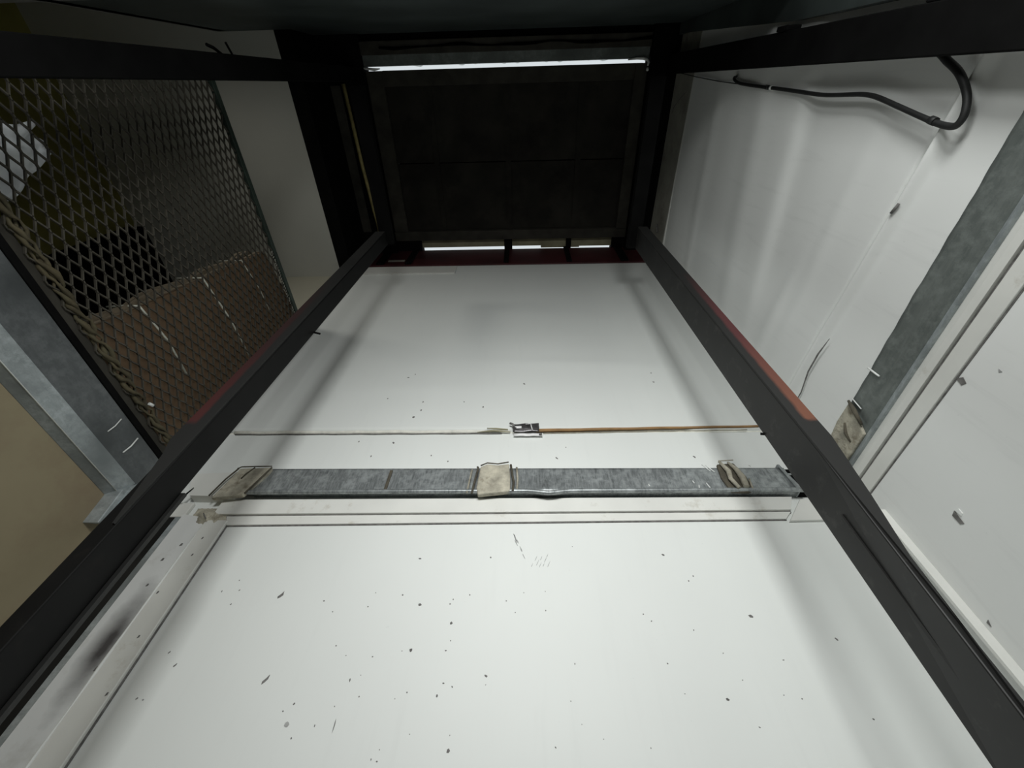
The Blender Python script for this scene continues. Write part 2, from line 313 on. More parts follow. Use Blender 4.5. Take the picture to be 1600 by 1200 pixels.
MB().grid(lambda x, z: (x, 1.177+.001*math.sin(x*90), z), lin(-.041, -.012, 6), lin(1.298, 1.312, 4), (0, .002, 0)).build('shiny_patch', M['glint'], tp)
MB().tube([(-.062, 1.183, 1.336), (-.05, 1.18, 1.328), (-.044, 1.182, 1.312)], .005, 5).tube([(.062, 1.182, 1.268), (.072, 1.181, 1.266)], .005, 5).build_each('dark_curl', M['speck0'], tp)

# ---- right wall: a buckled white sheet above the belt, a flat one below
wall_right = thing('wall_right', (1.11, .45, -1.45), 'white sheeted right wall of the hoist shaft', None, kind='structure')
def right_sheet(y, z):
    zc = 1.254+.115*(y-.124)-.05*max(0, y-.75)
    d = .024*bl(z, zc, .018) - .018*bl(z, zc+.027, .009)
    zb = 1.90-.13*(y-.1)
    d += .011*math.tanh((z-zb)/.035)*min(1, max(0, (1.05-y)/.4))
    d += .010*bl(z, 1.63+.09*(y-.8), .05)*bl(y, .85, .25)+.008*bl(z, 2.25-.2*y, .09)+.006*bl(z, 2.75-.1*y, .07)
    d += .006*bl(z, 1.50+.05*y, .045)*bl(y, .6, .4)
    return (XR-d, y, z)
MB().grid(right_sheet, lin(-.25, 1.20, 47), lin(1.02, 1.205, 16)+lin(1.21, 1.42, 72)+lin(1.43, 3.21, 130), (.03, 0, 0)).build('panel', M['sheet'], wall_right)
MB().box(1.082, 1.11, -.30, 1.24, -1.45, 1.02).build('panel', M['sheet'], wall_right)
MB().box(1.075, 1.11, -.30, 1.24, 3.21, 3.76).build('panel', M['dust'], wall_right)
MB().box(1.068, 1.082, -.22, 1.20, 3.195, 3.212).build('edge_strip', M['trim'], wall_right)
MB().prism([(-.30, -1.45), (-.164, -1.45), (-.170, 2.10), (-.24, 3.45), (-.24, 3.76), (-.30, 3.76)], 1.05, 1.11, 'x').build('corner_strip', M['front'], wall_right)
crack = [(1.073, .749, 1.283), (1.070, .82, 1.296), (1.069, .90, 1.301), (1.071, .99, 1.290), (1.074, 1.06, 1.298)]
MB().tube(crack, [.0012, .003, .0028, .0022, .0012], 5).build('torn_crease', M['speck0'], wall_right)
MB().tube([(1.066, .30, 1.265), (1.064, .328, 1.273)], .004, 5).build('dark_nick', M['speck0'], wall_right)
nick = MB()
nick.prism([(.895, .672), (.909, .668), (.911, .643), (.902, .638), (.899, .655)], 1.0805, 1.084, 'x', 0)
nick.prism([(.882, .668), (.893, .671), (.891, .652), (.884, .655)], 1.0795, 1.084, 'x', 1)
nick.prism([(.610, .851), (.622, .862), (.628, .842), (.618, .836)], 1.0805, 1.084, 'x', 0)
nick.prism([(1.040, .475), (1.048, .473), (1.047, .462)], 1.0805, 1.084, 'x', 0)
nick.prism([(.55, .80), (.556, .795), (.552, .79)], 1.0805, 1.084, 'x', 2)
nick.build('dirt_flecks', [M['speck0'], M['chalk'], M['speck1']], wall_right, kind='stuff')
MB().tube([(1.076, .06, 3.30), (1.072, .10, 3.40), (1.072, .16, 3.52), (1.076, .20, 3.55)], .0022, 5).build('hairline_wire', M['speck0'], wall_right)
MB().tube([(1.066, .93, 3.42), (1.068, .98, 3.38)], .008, 6).build('stain_knob', M['speck0'], wall_right)

# ---- left wall: brown board below the belt, an opening above it, a dark header over the opening
wall_left = thing('wall_left', (-1.43, .45, -1.45), 'left wall of the hoist shaft, brown board below and open above', None, kind='structure')
MB().box(-1.47, -1.43, -.30, 1.20, -1.45, .8845).build('panel', M['ply'], wall_left)
MB().box(-1.50, XL, -.30, 1.24, 3.25, 3.76).build('wall_left', M['soot'], None, label='dark header over the open left side of the shaft', kind='structure')
MB().box(-1.432, -1.4285, .92, .926, .50, .503).build('scratch', M['chalk'], wall_left)

# ---- front wall: open at the bottom, dark metal above
wall_front = thing('wall_front', (-.4, -.33, 2.0), 'dark metal front wall high over the eye', None, kind='structure')
MB().box(-1.83, 1.11, -.34, -.30, 2.12, 3.76).build('panel', M['front'], wall_front)
MB().box(-1.40, 1.06, -.262, -.186, 3.640, 3.76).build('cross_beam', M['board2'], wall_front, bevel=.004)
wavy = [(-.98+.098*i, -.224+.003*math.sin(i*1.9)+.006*math.sin(i*.9), 3.636) for i in range(20)]
MB().tube(wavy, [.007+.003*math.sin(i*1.4) for i in range(20)], 6).build('sagging_wire', M['void'], wall_front)
MB().box(-1.40, 1.06, -.30, -.262, 3.66, 3.76).build('back_strip', M['void'], wall_front)
MB().box(-1.16, .90, -.186, -.124, 3.66, 3.74).build('ledge', M['galv_dark'], wall_front)

# ---- ceiling over the shaft: dark boards with a joint, a frame, gaps for daylight at the front and at the back
ceiling = thing('ceiling', (-.15, .5, 3.70), 'dark boarded ceiling of the hoist shaft', None, kind='structure')
MB().box(-1.00, .86, -.100, .494, 3.70, 3.74).build('board', M['board'], ceiling, bevel=.003)
MB().box(-1.00, .86, .500, 1.025, 3.702, 3.74).build('board', M['board'], ceiling, bevel=.003)
MB().box(-1.0, .86, .46, .54, 3.74, 3.76).build('backing', M['void'], ceiling)
MB().box(-1.05, .86, -.098, -.005, 3.672, 3.70).build('frame_bar', M['board2'], ceiling, bevel=.003)
MB().box(-1.115, -1.00, -.098, 1.03, 3.67, 3.74).build('frame_bar', M['board2'], ceiling, bevel=.003)
MB().box(.80, .885, -.098, 1.03, 3.66, 3.74).build('frame_bar', M['board2'], ceiling, bevel=.003)
MB().box(-1.12, .90, 1.02, 1.098, 3.66, 3.74).build('frame_bar', M['board2'], ceiling, bevel=.003)
for a, b in ((-.70, -.66), (-.13, -.09), (.42, .46)):
    MB().box(a, b, -.09, 1.02, 3.692, 3.703).build('batten', M['board'], ceiling)
MB().box(-1.40, -1.115, -.30, 1.24, 3.62, 3.76).build('side_cover', M['soot'], ceiling)
MB().box(.885, 1.08, -.30, 1.24, 3.60, 3.76).build('side_cover', M['soot'], ceiling)
pl = [(-.95, -.69, 1.099, 1.170), (-.69, -.135, 1.108, 1.170), (-.135, .16, 1.110, 1.168), (.16, .50, 1.106, 1.188), (.50, .80, 1.104, 1.178)]
for a, b, c, d in pl: MB().box(a, b, c, d, 3.70, 3.76).build('plank', M['plank'], ceiling)
for a, b in ((-1.12, -.90), (.78, 1.08)): MB().box(a, b, 1.098, 1.24, 3.68, 3.76).build('end_block', M['soot'], ceiling)
MB().box(-.165, -.095, 1.095, 1.20, 3.69, 3.72).box(.38, .425, 1.11, 1.20, 3.685, 3.71).build_each('clip', M['soot'], ceiling)
MB().tube([(-1.268, -.03, 3.60), (-1.255, .5, 3.60), (-1.225, 1.02, 3.60)], .014, 8).build('yellowed_pipe', M['yellow'], ceiling)
MB().box(-1.37, -1.30, -.02, 1.0, 3.612, 3.625).build('dusty_strip', M['board2'], ceiling)
MB().box(-1.30, 1.10, 1.19, 1.24, 3.31, 3.69).build('trim_1', M['redbeam'], None, label='dark red painted beam over the white back wall', kind='structure', bevel=.004)
br = MB()
for a, b in ((-1.22, -1.16), (-.98, -.93), (-.16, -.12), (.36, .40), (.80, .86)): br.box(a, b, 1.175, 1.20, 3.33, 3.69)
br.build_each('beam_lug', M['soot'], bpy.data.objects['trim_1'])
MB().box(-1.14, -1.0, 1.184, 1.20, 3.40, 3.43).box(-1.12, -.99, 1.16, 1.19, 3.69, 3.70).build_each('pale_scrap', M['dust'], bpy.data.objects['trim_1'])
# ---- outside, seen through the front gap: a corrugated sheet in daylight
corr = [(x, -.150-.012*math.sin(x*55)-.006*math.sin(x*17)) for x in lin(-1.15, .95, 160)]
MB().prism(corr+[(x, y-.012) for x, y in reversed(corr)], 3.80, 4.25, 'z').build('corrugated_sheet', M['corr'], None,
    label='pale corrugated sheet in daylight beyond the gap at the top front', cat='roof sheet')

# ---- the storey to the left
def shell(name, b, mat, label): MB().box(*b).build(name, M[mat], None, label=label, kind='structure')
shell('floor', (-3.06, XL-.075, -1.6, 1.30, 1.00, 1.07), 'floor', 'floor of the dim storeroom behind the mesh')
shell('ceiling', (-3.06, XL-.10, -1.6, 1.30, 3.25, 3.33), 'roomceil', 'grey-white storeroom ceiling seen over the mesh')
shell('wall_back', (-3.06, -1.53, 1.25, 1.30, 1.07, 3.25), 'cream', 'cream end wall of the storeroom beside the left post')
MB().box(-1.53, -1.30, 1.25, 1.30, 1.07, 3.25).build('wall_back', M['cream'], None, label='cream wall return beside the left rear post', kind='structure')
shell('wall_left', (-3.06, -3.00, -1.6, 1.25, 1.07, 3.25), 'olive', 'dark olive far wall of the storeroom behind the mesh')
shell('wall_front', (-3.06, XL-.10, -1.65, -1.6, 1.00, 3.33), 'roomwall', 'near wall of the storeroom')
shell('wall_right', (-1.84, -1.78, -1.6, -.30, 1.07, 3.25), 'roomwall', 'side wall of the storeroom')
# ---- the ground floor room the eye stands in
shell('floor', (-3.3, 3.3, -4.2, 1.3, -1.55, -1.45), 'floor', 'grey cement floor below the eye')
shell('wall_left', (-3.3, -3.2, -4.2, -.34, -1.45, 2.12), 'roomwall', 'left wall of the ground floor room')
shell('wall_right', (3.2, 3.3, -4.2, -.34, -1.45, 2.12), 'roomwall', 'right wall of the ground floor room')
shell('wall_front', (-3.3, 3.3, -4.3, -4.2, -1.45, 2.12), 'roomwall', 'wall of the ground floor room behind the eye')
shell('wall_back', (-3.3, -1.50, -.34, -.30, -1.45, 2.12), 'roomwall', 'wall of the ground floor room left of the shaft')
shell('wall_back', (1.15, 3.3, -.34, -.30, -1.45, 2.12), 'roomwall', 'wall of the ground floor room right of the shaft')
shell('ceiling', (-3.3, 3.3, -4.3, -.34, 2.12, 2.2), 'roomwall', 'ceiling of the ground floor room')
MB().box(-1.52, 1.12, 1.24, 1.30, -1.45, 3.76).build('outer_skin', M['void'], wall_back)
MB().box(1.11, 1.15, -.34, 1.30, -1.45, 3.76).build('outer_skin', M['void'], wall_right)

# ================================================================ TRIM
# left jamb beside the lower back panel
t2 = thing('trim_2', (-1.1, 1.18, -1.45), 'white door-jamb trim with a black smear, left of the lower white panel', None, kind='structure')
MB().prism([(-1.185, 1.195), (-1.178, 1.172), (-1.100, 1.192), (-1.096, 1.20), (-1.185, 1.20)], -1.45, .862, 'z').build('bevelled_strip', M['jamb'], t2)
MB().prism([(-1.098, 1.20), (-1.098, 1.187), (-1.022, 1.187), (-1.022, 1.20)], -1.45, .850, 'z').build('flat_strip', M['trim'], t2, bevel=.002)
MB().tube([(-1.098, 1.188, z) for z in lin(-1.45, .80, 24)], [.0035+.0012*math.sin(i*2.7) for i in range(24)], 6).build('caulk_line', M['chalk'], t2)
MB().box(-1.022, -1.018, 1.196, 1.20, -1.45, .836).build('shadow_gap', M['speck0'], t2)
MB().box(-1.208, -1.187, 1.182, 1.20, -1.45, .858).build('grey_edge', M['galv_left'], t2)
blobs = [(-1.130, .875, .016, .016), (-1.112, .868, .018, .020), (-1.090, .872, .020, .018), (-1.066, .862, .016, .014), (-1.120, .845, .014, .014), (-1.098, .848, .012, .012), (-1.128, .818, .009, .012), (-1.062, .842, .012, .010)]
def putty_fn(x, z):
    h = sum(b[3]*math.exp(-((x-b[0])/b[2])**2-((z-b[1])/b[2])**2) for b in blobs)
    h += .0022*math.sin(x*420+z*130)*math.sin(z*390-x*90)
    return (x, 1.194-max(-.004, h-.004)*.95, z)
MB().grid(putty_fn, lin(-1.165, -1.035, 40), lin(.795, .905, 36), (0, .008, 0)).build('putty_lump', M['putty'], t2)
MB().tube([(-1.104, 1.166, .862), (-1.092, 1.166, .850), (-1.084, 1.168, .842)], .0018, 5).build('nail', M['speck0'], t2)
fl = MB(); fl_l = [(301, .83), (280, .66)]
for x, z, s_ in ((-1.100, .435, .007), (-1.106, .405, .006), (-1.06, .72, .004), (-1.085, .60, .004), (-1.05, .48, .004), (-1.065, .78, .004), (-1.13, .62, .004), (-1.14, .70, .005), (-1.03, .35, .004), (-1.12, .755, .005)):
    yy = 1.1865 if x > -1.095 else 1.172+(x+1.178)*.256-.0012
    fl.prism([(x-s_*.5, z-s_), (x+s_*.6, z-s_*.4), (x+s_*.5, z+s_), (x-s_*.3, z+s_*.8)], yy-.001, yy+.003, 'y')
fl.build('dirt_flecks', M['speck0'], t2, kind='stuff')
# two white strips under the belt along the back wall
t3 = thing('trim_3', (-.05, 1.18, .84), 'two white trim strips along the back wall under the galvanised belt', None, kind='structure')
MB().hexa([(-1.085, 1.184, .872), (.900, 1.184, .893), (.900, 1.20, .893), (-1.085, 1.20, .872), (-1.085, 1.184, .934), (.930, 1.184, .947), (.930, 1.20, .947), (-1.085, 1.20, .934)]).build('upper_strip', M['trim'], t3, bevel=.002)
MB().hexa([(-1.02, 1.192, .834), (.870, 1.192, .862), (.870, 1.20, .862), (-1.02, 1.20, .834), (-1.04, 1.192, .869), (.900, 1.192, .890), (.900, 1.20, .890), (-1.04, 1.20, .869)]).build('lower_strip', M['trim'], t3, bevel=.0015)
MB().hexa([(-1.02, 1.1965, .831), (.872, 1.1965, .859), (.872, 1.20, .859), (-1.02, 1.20, .831), (-1.02, 1.1965, .834), (.872, 1.1965, .862), (.872, 1.20, .862), (-1.02, 1.20, .834)]).build('shadow_gap', M['speck0'], t3)
MB().hexa([(-1.04, 1.193, .866), (.900, 1.193, .887), (.900, 1.20, .887), (-1.04, 1.20, .866), (-1.04, 1.193, .874), (.900, 1.193, .895), (.900, 1.20, .895), (-1.04, 1.20, .874)]).build('shadow_gap', M['speck0'], t3)
MB().prism([(.876, .852), (1.06, .858), (1.06, .94), (.955, .94)], 1.188, 1.20, 'y').build('corner_piece', M['trim'], t3, bevel=.002)
# the same strips under the belt along the right wall
t4 = thing('trim_4', (1.07, .4, .86), 'two white trim strips along the right wall under the galvanised belt', None, kind='structure')
MB().prism([(1.082, .912), (1.068, .912), (1.064, .930), (1.070, .955), (1.082, .955)], -.28, 1.075, 'y').build('upper_strip', M['trim'], t4)
MB().box(1.074, 1.082, -.28, 1.075, .862, .906).build('lower_strip', M['trim'], t4, bevel=.0015)
MB().box(1.077, 1.082, -.28, 1.078, .9065, .9115).box(1.080, 1.082, -.28, 1.078, .859, .862).build_each('shadow_gap', M['speck0'], t4)
MB().prism([(1.078, .955), (1.078, .866), (1.17, .80), (1.17, .955)], 1.062, 1.08, 'x').build('corner_piece', M['trim'], t4, bevel=.002)
MB().box(1.056, 1.082, 1.060, 1.068, -1.45, .80).build('trim_5', M['trim'], None, label='thin upright white edge strip on the right wall behind the black post', kind='structure')

# ================================================================ THE GALVANISED BELT
b1 = thing('galvanised_belt', (-.1, 1.18, .91), 'long galvanised steel belt across the white back wall with three putty patches', 'steel channel')
def belt_fn(x, z):
    y = 1.165
    d = bl(x, .085, .055)*bl(z, .965, .03)
    return (x, y-.012*d, z+.010*d*(-1))
MB().grid(belt_fn, lin(-.99, .952, 90), lin(.955, 1.062, 12), (0, .035, 0)).build('web', M['galv'], b1)
def lip(x): 
    d = bl(x, .085, .045)
    return (x, 1.160-.006*d, .947-.014*d+.010*(x+1)/2)
MB().tube([lip(x) for x in lin(-1.03, .965, 80)], .0085, 8).build('rolled_lip', M['galv'], b1)
MB().hexa([(-1.20, 1.163, .935), (-1.04, 1.163, .932), (-1.04, 1.20, .932), (-1.20, 1.20, .935), (-1.26, 1.163, 1.035), (-.99, 1.163, 1.050), (-.99, 1.20, 1.050), (-1.26, 1.20, 1.035)]).build('white_end', M['trim'], b1, label='white painted left end')
MB().tube([(-1.205, 1.160, .968), (-1.214, 1.160, .935), (-1.222, 1.160, .917)], [.0012, .0035, .005], 5).build('black_nick', M['soot'], b1)
def patch(pts, ys, lumps, name='putty_patch'):
    m = MB(); m.prism(pts, ys, 1.17, 'y')
    return m
pp = MB().prism([(-1.075, 1.052), (-.955, 1.056), (-.960, 1.03), (-1.000, .93), (-1.035, .925), (-1.105, .915)], 1.150, 1.17, 'y').build('putty_patch', M['putty'], b1, bevel=.004)
MB().tube([(-1.085, 1.150, 1.050), (-1.07, 1.146, 1.055), (-1.02, 1.146, 1.057), (-.955, 1.146, 1.058)], 0.0025, 5).tube([(-1.08, 1.150, 1.05), (-1.10, 1.15, 1.0), (-1.118, 1.152, .925)], 0.0031, 5).tube([(-1.02, 1.150, 1.055), (-1.035, 1.146, 1.02), (-1.042, 1.148, 1.0)], 0.0025, 5).tube([(-.955, 1.150, 1.055), (-.972, 1.150, 1.0), (-.995, 1.152, .935)], 0.0034, 5).build_each('edge_crack', M['putty_dark'], pp)
pp = MB().prism([(-.165, 1.058), (-.14, 1.071), (-.10, 1.066), (-.058, 1.072), (-.052, 1.00), (-.052, .945), (-.10, .938), (-.165, .930), (-.172, .96)], 1.150, 1.17, 'y').build('putty_patch', M['putty'], b1, bevel=.004)
MB().tube([(-.176, 1.156, 1.060), (-.172, 1.15, 1.05), (-.180, 1.15, .99), (-.186, 1.152, .935)], 0.0043, 6).tube([(-.165, 1.152, 1.064), (-.14, 1.148, 1.074), (-.10, 1.148, 1.069), (-.06, 1.148, 1.078)], 0.0025, 5).tube([(-.052, 1.152, 1.068), (-.046, 1.15, 1.02), (-.040, 1.15, .985), (-.043, 1.152, .946)], 0.0043, 6).build_each('edge_crack', M['putty_dark'], pp)
MB().tube([(-.196, 1.158, 1.05), (-.20, 1.156, 1.0), (-.204, 1.156, .94)], 0.0037, 6).tube([(-.030, 1.158, 1.06), (-.026, 1.156, 1.0), (-.028, 1.156, .955)], 0.0037, 6).build_each('putty_bead', M['putty'], pp)
pp = MB().prism([(.712, 1.074), (.775, 1.080), (.792, 1.03), (.800, .955), (.775, .945), (.715, .948), (.704, 1.01)], 1.157, 1.17, 'y').build('putty_patch', M['putty_dark'], b1, bevel=.004)
MB().tube([(.722, 1.152, 1.082), (.735, 1.147, 1.03), (.728, 1.146, .995), (.742, 1.148, .955)], [.005, .010, .008, .007], 6).tube([(.752, 1.152, 1.078), (.765, 1.146, 1.04), (.772, 1.146, 1.0), (.768, 1.148, .96)], [.004, .009, .012, .010], 6).tube([(.72, 1.15, 1.083), (.775, 1.15, 1.087)], 0.0022, 5).tube([(.79, 1.154, .955), (.797, 1.154, 1.0)], 0.0031, 5).build_each('putty_bead', M['putty'], pp)
MB().box(-.505, -.495, 1.160, 1.166, .945, 1.05).build('lap_seam', M['putty_dark'], b1)
MB().prism([(.945, .962), (.955, .953), (.960, .975), (.938, 1.072), (.93, 1.072)], 1.158, 1.20, 'y').build('end_fold', M['galv'], b1)
sc = MB()
for x0, z0, x1, z1 in ((.66, 1.077, .68, 1.045), (.672, 1.074, .694, 1.04), (.60, 1.0, .603, .988), (.61, .955, .616, .98), (.645, .99, .652, .965), (.44, .985, .443, .975), (.83, 1.074, .836, 1.069)):
    sc.tube([(x0, 1.1635, z0), (x1, 1.1635, z1)], .0020, 5)
sc.build_each('bright_scratch', M['chalk'], b1)
k = MB().prism([(.945, .975), (.955, .955), (1.02, .955), (1.02, 1.068), (.945, 1.068)], 1.178, 1.20, 'y').build('corner_bracket', M['soot'], None, label='black bracket joining the right end of the back-wall belt to its post', cat='bracket', bevel=.003)
MB().box(.955, .970, 1.172, 1.178, 1.035, 1.042).build('shiny_edge', M['galv'], k)

b2 = thing('galvanised_belt', (1.07, .4, .95), 'dark weathered galvanised belt on the white right wall with a white tick mark', 'steel channel')
MB().grid(lambda y, z: (1.066+.0015*math.sin(y*9), y, z+(.0016*math.sin(y*61)*math.sin(y*23) if z > 1.07 else 0)), lin(-.28, 1.09, 70), lin(.965, 1.072, 10), (.02, 0, 0)).build('web', M['galv_dark'], b2)
MB().prism([(1.066, .966), (1.086, .966), (1.086, .948), (1.058, .948)], -.28, 1.08, 'y').build('pale_lip', M['galv_left'], b2)
pp = MB().prism([(.865, 1.072), (.95, 1.076), (1.035, 1.066), (1.085, 1.06), (1.085, .972), (1.0, .968), (.91, .968)], 1.059, 1.07, 'x').build('putty_patch', M['putty'], b2, bevel=.003)
MB().tube([(1.059, .862, 1.076), (1.056, .870, 1.04), (1.057, .888, .99)], [.004, .008, .004], 6).tube([(1.057, .93, 1.045), (1.056, .955, 1.02), (1.057, .965, .99)], [.003, .005, .002], 5).tube([(1.056, 1.045, 1.048), (1.055, 1.046, 1.01), (1.056, 1.04, .965)], [.003, .007, .005], 6).build_each('edge_crack', M['putty_dark'], pp)
MB().tube([(1.063, .735, 1.080), (1.063, .734, 1.055), (1.063, .733, 1.030)], .0028, 6).tube([(1.063, .85, 1.072), (1.063, .855, 1.025)], .0018, 5).build_each('white_tick', M['chalk'], b2)

b3 = thing('galvanised_belt', (-1.4, .4, .9), 'grey galvanised belt under the wire mesh on the left wall', 'steel channel')
MB().box(-1.43, -1.39, -.28, 1.135, .948, 1.072).build('web', M['galv_dark2'], b3, bevel=.003)
MB().prism([(-1.385, .950), (-1.397, .900), (-1.43, .900), (-1.43, .950)], -.28, 1.115, 'y').build('sloped_lip', M['galv_left'], b3)
MB().prism([(-1.400, .8995), (-1.43, .8855), (-1.445, .8855), (-1.445, .8995)], -.28, 1.10, 'y').build('lower_flange', M['galv_left'], b3)
MB().prism([(1.092, .905), (1.135, .972), (1.166, .818), (1.112, .785)], -1.435, -1.378, 'x').build('end_return', M['galv_left'], b3, bevel=.003)
MB().hexa([(-1.392, 1.128, .80), (-1.372, 1.128, .80), (-1.372, 1.134, .80), (-1.392, 1.134, .80), (-1.392, 1.108, .92), (-1.372, 1.108, .92), (-1.372, 1.114, .92), (-1.392, 1.114, .92)]).build('return_rib', M['galv_left'], b3)
MB().tube([(-1.398, -.27, .8995), (-1.398, 1.10, .8995)], .0016, 5).build('painted_edge_glint', M['chalk'], b3)  # glint along the lip edge, put into the colour as a white line
MB().tube([(-1.387, .90, 1.05), (-1.387, .905, 1.02), (-1.387, .903, .99)], .002, 5).tube([(-1.387, .995, 1.055), (-1.387, 1.0, 1.02), (-1.387, .997, .985)], .0025, 5).build_each('bright_scratch', M['chalk'], b3)

# ================================================================ THE FOUR POSTS
NEAR = KP
p1 = thing('guide_post', (-1.2*KP, 1.05*KP, -1.45), 'dark rear guide post left of the white back wall, dark red on its upper face', 'guide post')
MB().box(-1.235, -1.177, 1.000, 1.106, -1.45, 3.60).build('channel', M['soot2'], p1, bevel=.003)
MB().prism([(-1.182, .70), (-1.188, .70), (-1.236, .97), (-1.262, 1.05), (-1.262, 3.60), (-1.182, 3.60)], .993, 1.000, 'y').build('flange', M['red2'], p1, label='flange painted dark red on its upper storey')
MB().box(-1.195, -1.165, 1.106, 1.12, -1.45, .90).build('inner_rib', M['black'], p1)
MB().tube([(-1.18, 1.10, 2.02), (-1.14, 1.105, 2.01)], .006, 6).build('bolt', M['soot'], p1)
NEAR = 1.0
ang = thing('angle_iron', (-1.27, 1.18, -1.45), 'dark upright angle iron between the left post and the white jamb trim', 'angle iron')
MB().box(-1.345, -1.209, 1.185, 1.20, -1.45, .860).build('web', M['angle'], ang, bevel=.002)
MB().box(-1.272, -1.262, 1.165, 1.185, -1.45, .855).build('rib', M['board2'], ang, bevel=.002)
MB().box(-1.335, -1.185, 1.186, 1.20, .862, .922).build('mounting_block', M['trim'], ang, bevel=.003, label='small white mounting block')
MB().tube([(-1.345, 1.17, .895), (-1.328, 1.168, .915)], .005, 6).build('painted_block_glint', M['chalk'], ang)  # glint beside the white block, given shape and a white colour
NEAR = KP
p2 = thing('guide_post', (1.0*KP, 1.08*KP, -1.45), 'dark rear guide post right of the white back wall, rust-red flange above the belt', 'guide post')
ring = lambda z, a, b, c, d: [(a, 1.0, z), (b, 1.0, z), (c, 1.176, z), (d, 1.176, z)]
MB().add(ring(-1.45, .925, .950, .99, .962)+ring(.20, .945, .957, 1.0, .968)+ring(1.0, .967, 1.005, 1.010, .972)+ring(3.6, .967, 1.005, 1.010, .972), [(3, 2, 1, 0), (12, 13, 14, 15)]+[(4*q+e, 4*q+(e+1) % 4, 4*q+4+(e+1) % 4, 4*q+4+e) for q in range(3) for e in range(4)]).build('channel', M['black'], p2, bevel=.003)
MB().prism([(.955, -1.45), (.955, .25), (.979, .61), (1.011, .80), (1.046, 1.05), (1.044, 3.60), (.968, 3.60), (.968, .40), (.90, .25), (.90, -1.45)][:8]+[(.94, -1.45)], .994, 1.002, 'y').build('flange', M['red'], p2, label='flange painted rust red above the belt')
MB().box(.962, .970, 1.085, 1.095, -1.45, .80).build('inner_rib', M['black'], p2)
MB().tube([(.985, 1.172, 1.25), (.962, 1.176, 1.256)], .006, 6).build('bolt', M['soot'], p2)
NEAR = 1.0
p3 = thing('guide_post', (-1.2, -.08, -1.45), 'black front post across the upper left, with two wire ends sticking from it', 'guide post')
MB().box(-1.24, -1.17, -.125, -.040, -1.45, 3.62).build('channel', M['soot'], p3, bevel=.003)
MB().box(-1.22, -1.165, -.205, -.12, .80, 1.175).build('junction_box', M['soot'], p3, bevel=.015)
MB().tube([(-1.20, -.12, 2.10), (-1.20, -.142, 2.05), (-1.20, -.150, 2.01)], .006, 6).tube([(-1.20, -.12, 2.17), (-1.20, -.165, 2.145)], .0045, 6).build_each('wire_end', M['soot'], p3)
p4 = thing('guide_post', (1.03, -.08, -1.45), 'black front post across the upper right, in front of the hanging black cable', 'guide post')
MB().box(1.0, 1.042, -.138, -.030, -1.45, 3.62).build('channel', M['soot'], p4, bevel=.003)
MB().box(.995, 1.048, -.155, -.138, 2.05, 2.13).box(1.0, 1.048, -.165, -.138, 1.30, 1.40).build_each('bracket', M['soot'], p4, bevel=.003)

NEAR = 1.0
tf = thing('top_frame', (-.1, .75, 2.55), 'dark steel frame joining the two rear guide posts to the front under the ceiling', 'frame')
NEAR = KP
MB().box(-1.235, -1.130, -.02, 1.106, 3.60, 3.66).build('side_bar', M['soot'], tf)
MB().box(.905, 1.010, -.02, 1.176, 3.60, 3.66).build('side_bar', M['soot'], tf)
NEAR = 1.0
# ================================================================ THE HANGING CABLE
cab = [(1.0, -.060, 1.36), (1.0, -.040, 1.290), (1.0, -.020, 1.248), (1.0, .0, 1.205), (1.0, .023, 1.172), (1.0, .046, 1.148), (1.0, .069, 1.134), (1.0, .088, 1.130), (1.0, .102, 1.138),
       (1.0, .104, 1.160), (1.0, .100, 1.195), (1.0, .088, 1.26), (1.0, .072, 1.34), (1.0, .054, 1.433), (1.0, .049, 1.49), (1.0, .050, 1.547), (1.0, .053, 1.63),
       (1.0, .053, 1.711), (1.0, .046, 1.85), (1.0, .040, 1.975), (1.0, .033, 2.15), (1.0, .024, 2.329), (1.0, .015, 2.40), (1.0, .002, 2.434), (1.0, -.004, 2.41)]
cb = thing('hanging_cable', (1.0, .04, 1.12), 'black cable hanging in a loop beside the upper right post against the white sheet', 'cable')
cab = [(x*1.058, y*1.058, z*1.058) for x, y, z in cab]
cab = smooth(cab); nc = len(cab)
MB().tube(cab, [.0085-.0018*min(1, max(0, (i/nc-.33)/.12))-(.0015 if i > nc-4 else 0) for i in range(nc)], 10).build('cable', M['rubber'], cb)
MB().tube([(1.058, .0296, 2.42), (1.058, .015, 2.75), (1.058, -.01, 3.15), (1.056, -.033, 3.45), (1.055, -.045, 3.60)], .0022, 6).build('thin_wire', M['rubber'], cb)
MB().tube([(1.058, 0.1036, 1.2674), (1.058, 0.1005, 1.2855)], .010, 8).tube([(1.058, 0.0381, 2.1901), (1.058, 0.0365, 2.2218)], .0085, 8).build_each('cable_tie', [M['rubber']], cb)
MB().tube([(1.058, 0.0392, 2.1636), (1.058, 0.0381, 2.1795)], .0082, 8).build('pale_wrap', M['chalk'], cb)

# ================================================================ WIRE MESH SCREEN (left)
ms = thing('mesh_screen', (-1.4, .5, 1.09), 'expanded wire mesh screen closing the left opening above the grey belt', 'mesh screen')
Y0, Y1, Z0, Z1 = -.042, 1.118, 1.125, 2.275
dy, dz = .040, .040
wires = MB(); hw, ht = .0022, .0032
def strand(a, b):
    (y0, z0), (y1, z1) = a, b; L = math.hypot(y1-y0, z1-z0); ny, nz = -(z1-z0)/L*hw, (y1-y0)/L*hw
    xo, xi = -1.402, -1.402+2*ht
    wires.hexa([(xo, y0-ny, z0-nz), (xo, y0+ny, z0+nz), (xo, y1+ny, z1+nz), (xo, y1-ny, z1-nz), (xi, y0-ny, z0-nz), (xi, y0+ny, z0+nz), (xi, y1+ny, z1+nz), (xi, y1-ny, z1-nz)])
ny_ = int((Y1-Y0)/dy); nz_ = int((Z1-Z0)/(dz/2))
